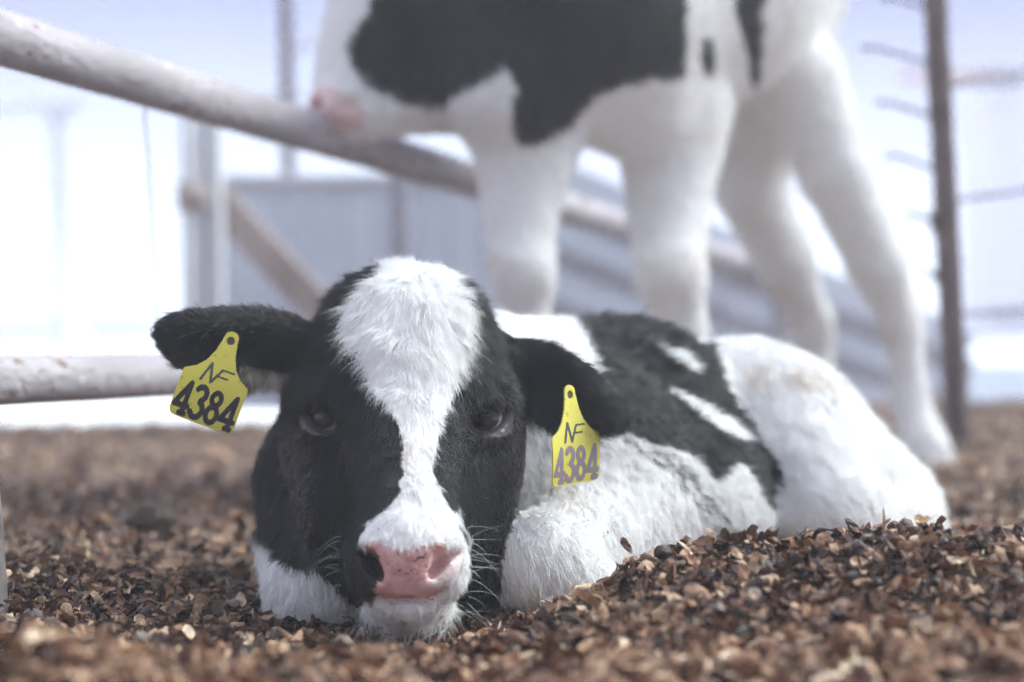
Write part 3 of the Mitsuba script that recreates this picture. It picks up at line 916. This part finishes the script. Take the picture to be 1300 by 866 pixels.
material('eye', {'type': 'principled', 'base_color': proc(eye_colour), 'roughness': .03, 'specular': .9})
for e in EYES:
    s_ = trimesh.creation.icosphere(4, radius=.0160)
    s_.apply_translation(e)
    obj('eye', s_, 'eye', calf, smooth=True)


# crumbs of bedding caught in the coat
def crumbs(mesh, where, n, size, name, text):
    c, nn = mesh.triangles_center, mesh.face_normals
    w = mesh.area_faces * where(c, nn)
    pick = rng.choice(len(c), n, p=w / w.sum())
    V, Fc, UV, k = [], [], [], 0
    R = turns(rng, n, .9)
    for i, t in enumerate(pick):
        v, f = hull_shape(rng, 'flake', 3, 3)
        v = v @ (R[i] * size * rng.uniform(.5, 1.3)).T + c[t] + nn[t] * rng.uniform(.001, .004)
        V.append(v)
        Fc.append(f + k)
        UV.append(np.tile([rng.random() * .6, rng.random()], (len(v), 1)))
        k += len(v)
    obj(name, (np.vstack(V), np.vstack(Fc)), 'hulls', calf, uv=np.vstack(UV), kind='stuff', label=text)


crumbs(body, lambda c, n: ((c[:, 1] < 1.47) & (c[:, 2] < .085) & (n[:, 1] < -.2)) * np.where(c[:, 2] < .035, 3.0, 1.0), 90, .0022, 'crumbs', 'tiny dark crumbs of bedding stuck to the muzzle')
crumbs(body, lambda c, n: (c[:, 1] > 1.5) & (n[:, 1] < .2) & (c[:, 2] > .0), 60, .0045, 'crumbs', 'small crumbs of hull caught in the coat')

# whiskers and lashes
hair, thickn = [], []


def long_hair(p, d, L, sag, r):
    s = np.linspace(0, 1, 7)
    d = unit(np.asarray(d, float) + rng.normal(0, .32, 3))
    hair.append(p + L * (d * s[:, None] + np.array([rng.normal(0, .12), rng.normal(0, .1), -sag]) * (s * s)[:, None]))
    thickn.append(r * (1 - .8 * s))


for i in range(38):                                                  # lips and cheeks
    s_ = rng.choice([-1, 1])
    ang = rng.uniform(-1.0, .75)
    p = np.array([-.080 + s_ * (.040 + .009 * math.cos(ang)), 1.44 + rng.uniform(0, .03), .052 + .042 * math.sin(ang)])
    long_hair(p, (s_ * 1.0, -.25, .35 * math.sin(ang) + .12), rng.uniform(.010, .026 if s_ < 0 else .040), rng.uniform(.0, .8), .00012)
for i in range(60):                                                  # chin
    long_hair(np.array([rng.uniform(-.112, -.045), 1.432 + rng.uniform(-.012, .02), rng.uniform(.005, .022)]), (rng.uniform(-.5, .5), -.7, -.5), rng.uniform(.010, .022), .3, .00016)
strands(np.array(hair), np.array(thickn), 'white_hair', calf, 'whiskers', kind='stuff', label='long pale whiskers round the muzzle')
hair, thickn = [], []
for e, s_ in zip(EYES, (-1, 1)):                                     # lashes, and the long hairs under the brow
    for i in range(46):
        u = rng.uniform(-1, 1)
        long_hair(e + np.array([u * .0125, -.0125 - .002 * (1 - u * u), .0075 * (1 - .5 * u * u)]), (u * .5 + s_ * .2, -1, -.15), rng.uniform(.006, .011), -.45, .00016)
    for i in range(12):
        u = rng.uniform(-1, 1)
        long_hair(e + np.array([u * .016, -.004, -.022 + rng.uniform(-.004, .004)]), (u * .5, -.6, -.6), rng.uniform(.010, .02), .1, .00014)
strands(np.array(hair), np.array(thickn), 'grey_hair', calf, 'eyelashes', kind='stuff', label='dark eyelashes and brow hairs')

hair, thickn = [], []
for i in range(260):                                                 # pale hairs inside and under the ear
    u = rng.random()
    long_hair(at(305 + 62 * u, 468 + 12 * u + rng.uniform(-6, 6), 1.592 + .02 * u), (rng.uniform(-.4, .5), -.15, -1), rng.uniform(.010, .020), .1, .00014)
strands(np.array(hair), np.array(thickn), 'cream_hair', calf, 'ear_fringe', kind='stuff', label='pale wispy hairs hanging under the left ear')


# ---------------------------------------------------------------- ear tags
def strokes(lines, w):
    return shapely.union_all([sg.LineString(q).buffer(w, quad_segs=6) for q in lines])


def arc(cx, cy, rx, ry, a0, a1, n=16):
    t = np.radians(np.linspace(a0, a1, n))
    return np.stack([cx + rx * np.cos(t), cy + ry * np.sin(t)], 1)


FOUR = strokes([[(.02, .26), (.36, .93)], [(.36, .93), (.36, .05)], [(.02, .26), (.47, .26)], [(.27, .05), (.44, .05)]], .082)
THREE = strokes([np.vstack([arc(.24, .74, .17, .19, 150, -70), arc(.24, .28, .20, .22, 75, -150)])], .086)
EIGHT = strokes([arc(.24, .73, .15, .18, 0, 360, 30), arc(.24, .28, .18, .22, 0, 360, 30)], .080)
LETTERS = strokes([[(0, 0), (.20, .95), (.36, 0), (.62, .80), (1.02, .80)], [(.48, .42), (.86, .42)]], .045)


def ear_tag(label, place, x, y, size, ink):
    """place: the ring; x across the tag, y up it. Local metres: the ring at the origin, the tag hanging below."""
    x, y = unit(np.asarray(x, float)), np.asarray(y, float)
    y = unit(y - (y @ x) * x)
    M = np.eye(4)
    M[:3, :3] = np.stack([x, y, np.cross(x, y)], 1) * size
    M[:3, 3] = place
    half = [(.0055, .004), (.0068, -.004), (.0085, -.012), (.0125, -.021), (.0185, -.028), (.0265, -.0325), (.0272, -.034)]
    low = [(.0272, -.0665), (.0255, -.070), (.0225, -.0712)]
    right = half + low
    top = [tuple(q) for q in arc(0, .0015, .0062, .0062, 155, 25, 9)]
    pts = top + right + [(-a, b) for a, b in reversed(right)]
    face = sg.Polygon(pts).buffer(.0008).buffer(-.0008)
    plate = face.difference(sg.Point(0, 0).buffer(.0034))
    t = thing('ear_tag', label, 'ear tag')

    def put(name, shape, z, h, mat, **info):
        parts = [trimesh.creation.extrude_polygon(q, h, engine='earcut') for q in getattr(shape, 'geoms', [shape])]
        m = trimesh.util.concatenate(parts)
        m.apply_translation([0, 0, z])
        if name != 'stud':
            m = trimesh.Trimesh(*trimesh.remesh.subdivide_to_size(m.vertices, m.faces, .004))
        v = m.vertices
        v[:, 2] += -3.2 * np.clip(-.030 - v[:, 1], 0, 1) ** 2 + 2.0 * v[:, 0] ** 2      # a moulded plate is never quite flat
        m.apply_transform(M)
        obj(name, m, mat, t, smooth=25, **info)

    put('plate', plate, -.0006, .0014, 'yellow_plastic')
    put('stud', sg.Point(0, 0).buffer(.0033), -.004, .0038, 'stud_plastic')
    A_ = shapely.affinity
    for i, g in enumerate((FOUR, THREE, EIGHT, FOUR)):
        g = A_.translate(A_.scale(g, .0240, .0285, origin=(0, 0)), -.0252 + i * .0128, -.0695)
        put('digit', g.segmentize(.002), .0009, .0003, ink)
    g = A_.translate(A_.scale(LETTERS, .0235, .0160, origin=(0, 0)), -.0118, -.0375)
    put('letters', g.segmentize(.002), .0009, .0003, 'pen_ink')


material('yellow_plastic', {'type': 'bumpmap', 'scale': .0003, 'arbitrary': proc(lambda p, n, uv: fbm(p.x * 130, p.y * 130, p.z * 130, 3), eps=5e-4),
                            'b': {'type': 'principled', 'base_color': proc(lambda p, n, uv: mix(mix((.76, .68, .09), (.84, .77, .14), fbm(p.x * 60, p.y * 60, p.z * 60, 3)), (.42, .33, .08), smoothstep(.66, .8, fbm(p.x * 230, p.y * 230, p.z * 230, 3)) * .6)), 'roughness': .42, 'specular': .5}})
material('stud_plastic', {'type': 'principled', 'base_color': rgb(.09, .08, .06), 'roughness': .4, 'specular': .5})
material('dark_print', {'type': 'principled', 'base_color': rgb(.028, .025, .035), 'roughness': .38, 'specular': .5})
material('sheen_print', {'type': 'principled', 'base_color': rgb(.29, .235, .28), 'roughness': .5, 'specular': .5})  # digit colour paled to paint in a reflected sheen
material('pen_ink', {'type': 'principled', 'base_color': rgb(.10, .10, .10), 'roughness': .5, 'specular': .4})
ear_tag('yellow ear tag numbered 4384 in the left hand ear, dark digits, hanging tilted', at(293, 433, 1.577), (.93, .08, -.345), (.33, .20, .94), 1.0, 'dark_print')
ear_tag('yellow ear tag numbered 4384 in the drooping right hand ear, digits paled by a painted sheen', at(723, 501, 1.557), (.70, .70, .06), (-.09, .03, 1.0), 1.0, 'sheen_print')

m = trimesh.creation.icosphere(4)
m.vertices *= (1 + .55 * (meshkit.fbm(m.vertices * 1.7 + 3, 4, 6) - .5))[:, None] * np.array([.026, .024, .020])
m.apply_translation([-.385, 2.08, bedding_height(-.385, 2.08) + .010])
labels[obj('clod', m, 'hulls', smooth=True, uv=np.tile([.06, .3], (len(m.vertices), 1)))] = {'label': 'dark crumbly clod lying on the bedding left of the calf', 'category': 'clod'}
# a chip of hull caught in the flank hair
sv, sf = thick(*hull_shape(np.random.default_rng(3), 'flake', 6, 5), .06)
chip = obj('bark_chip', (sv * .016 @ frame((.55, .1, -.8), (0, -1, .1)) + at(795, 692, 1.612), sf), 'hulls', smooth=False, uv=np.tile([.3, .2], (len(sv), 1)))
labels[chip] = {'label': 'small brown chip stuck in the white flank hair of the lying calf', 'category': 'chip'}
rng = np.random.default_rng(6)
calf_b = thing('calf', 'tall black and white calf standing behind, its pink nose against the pipe rail', 'calf')
form = standing_calf_form()
body_b = form.skin()
obj('body', body_b, 'calf_skin', calf_b, smooth=True, uv=dress(body_b, form, standing_coat))


def standing_flow(p, n, own):
    return np.where((own == 'leg')[:, None], np.array([.1, 0, -1.0]), np.where((own == 'head')[:, None], np.array([.3, 0, .9]), np.array([.5, .4, -.6])))


grow(body_b, form, standing_coat, rng, lambda p, n, own: 65e3 * np.where(n[:, 1] > .3, .3, 1), lambda p, own: .011 + 0 * p[:, 0], standing_flow,
     lambda p, own: .0006 + 0 * p[:, 0], lambda p, own: np.ones(len(p), bool), calf_b, 2)

# ---------------------------------------------------------------- haze added to imitate lens flare
scene['flare_haze'] = {'type': 'homogeneous', 'albedo': rgb(.88, .92, .99), 'sigma_t': .022}
scene['haze'] = {'type': 'cube', 'to_world': T().translate([0, 100, 1.35]).scale([150, 150, 2.45]), 'bsdf': {'type': 'null'}, 'interior': {'type': 'ref', 'id': 'flare_haze'}}
labels['haze'] = {'kind': 'stuff', 'label': 'thin pale haze over the pen and the yard, added to imitate lens flare'}
scene['camera']['medium'] = {'type': 'ref', 'id': 'flare_haze'}
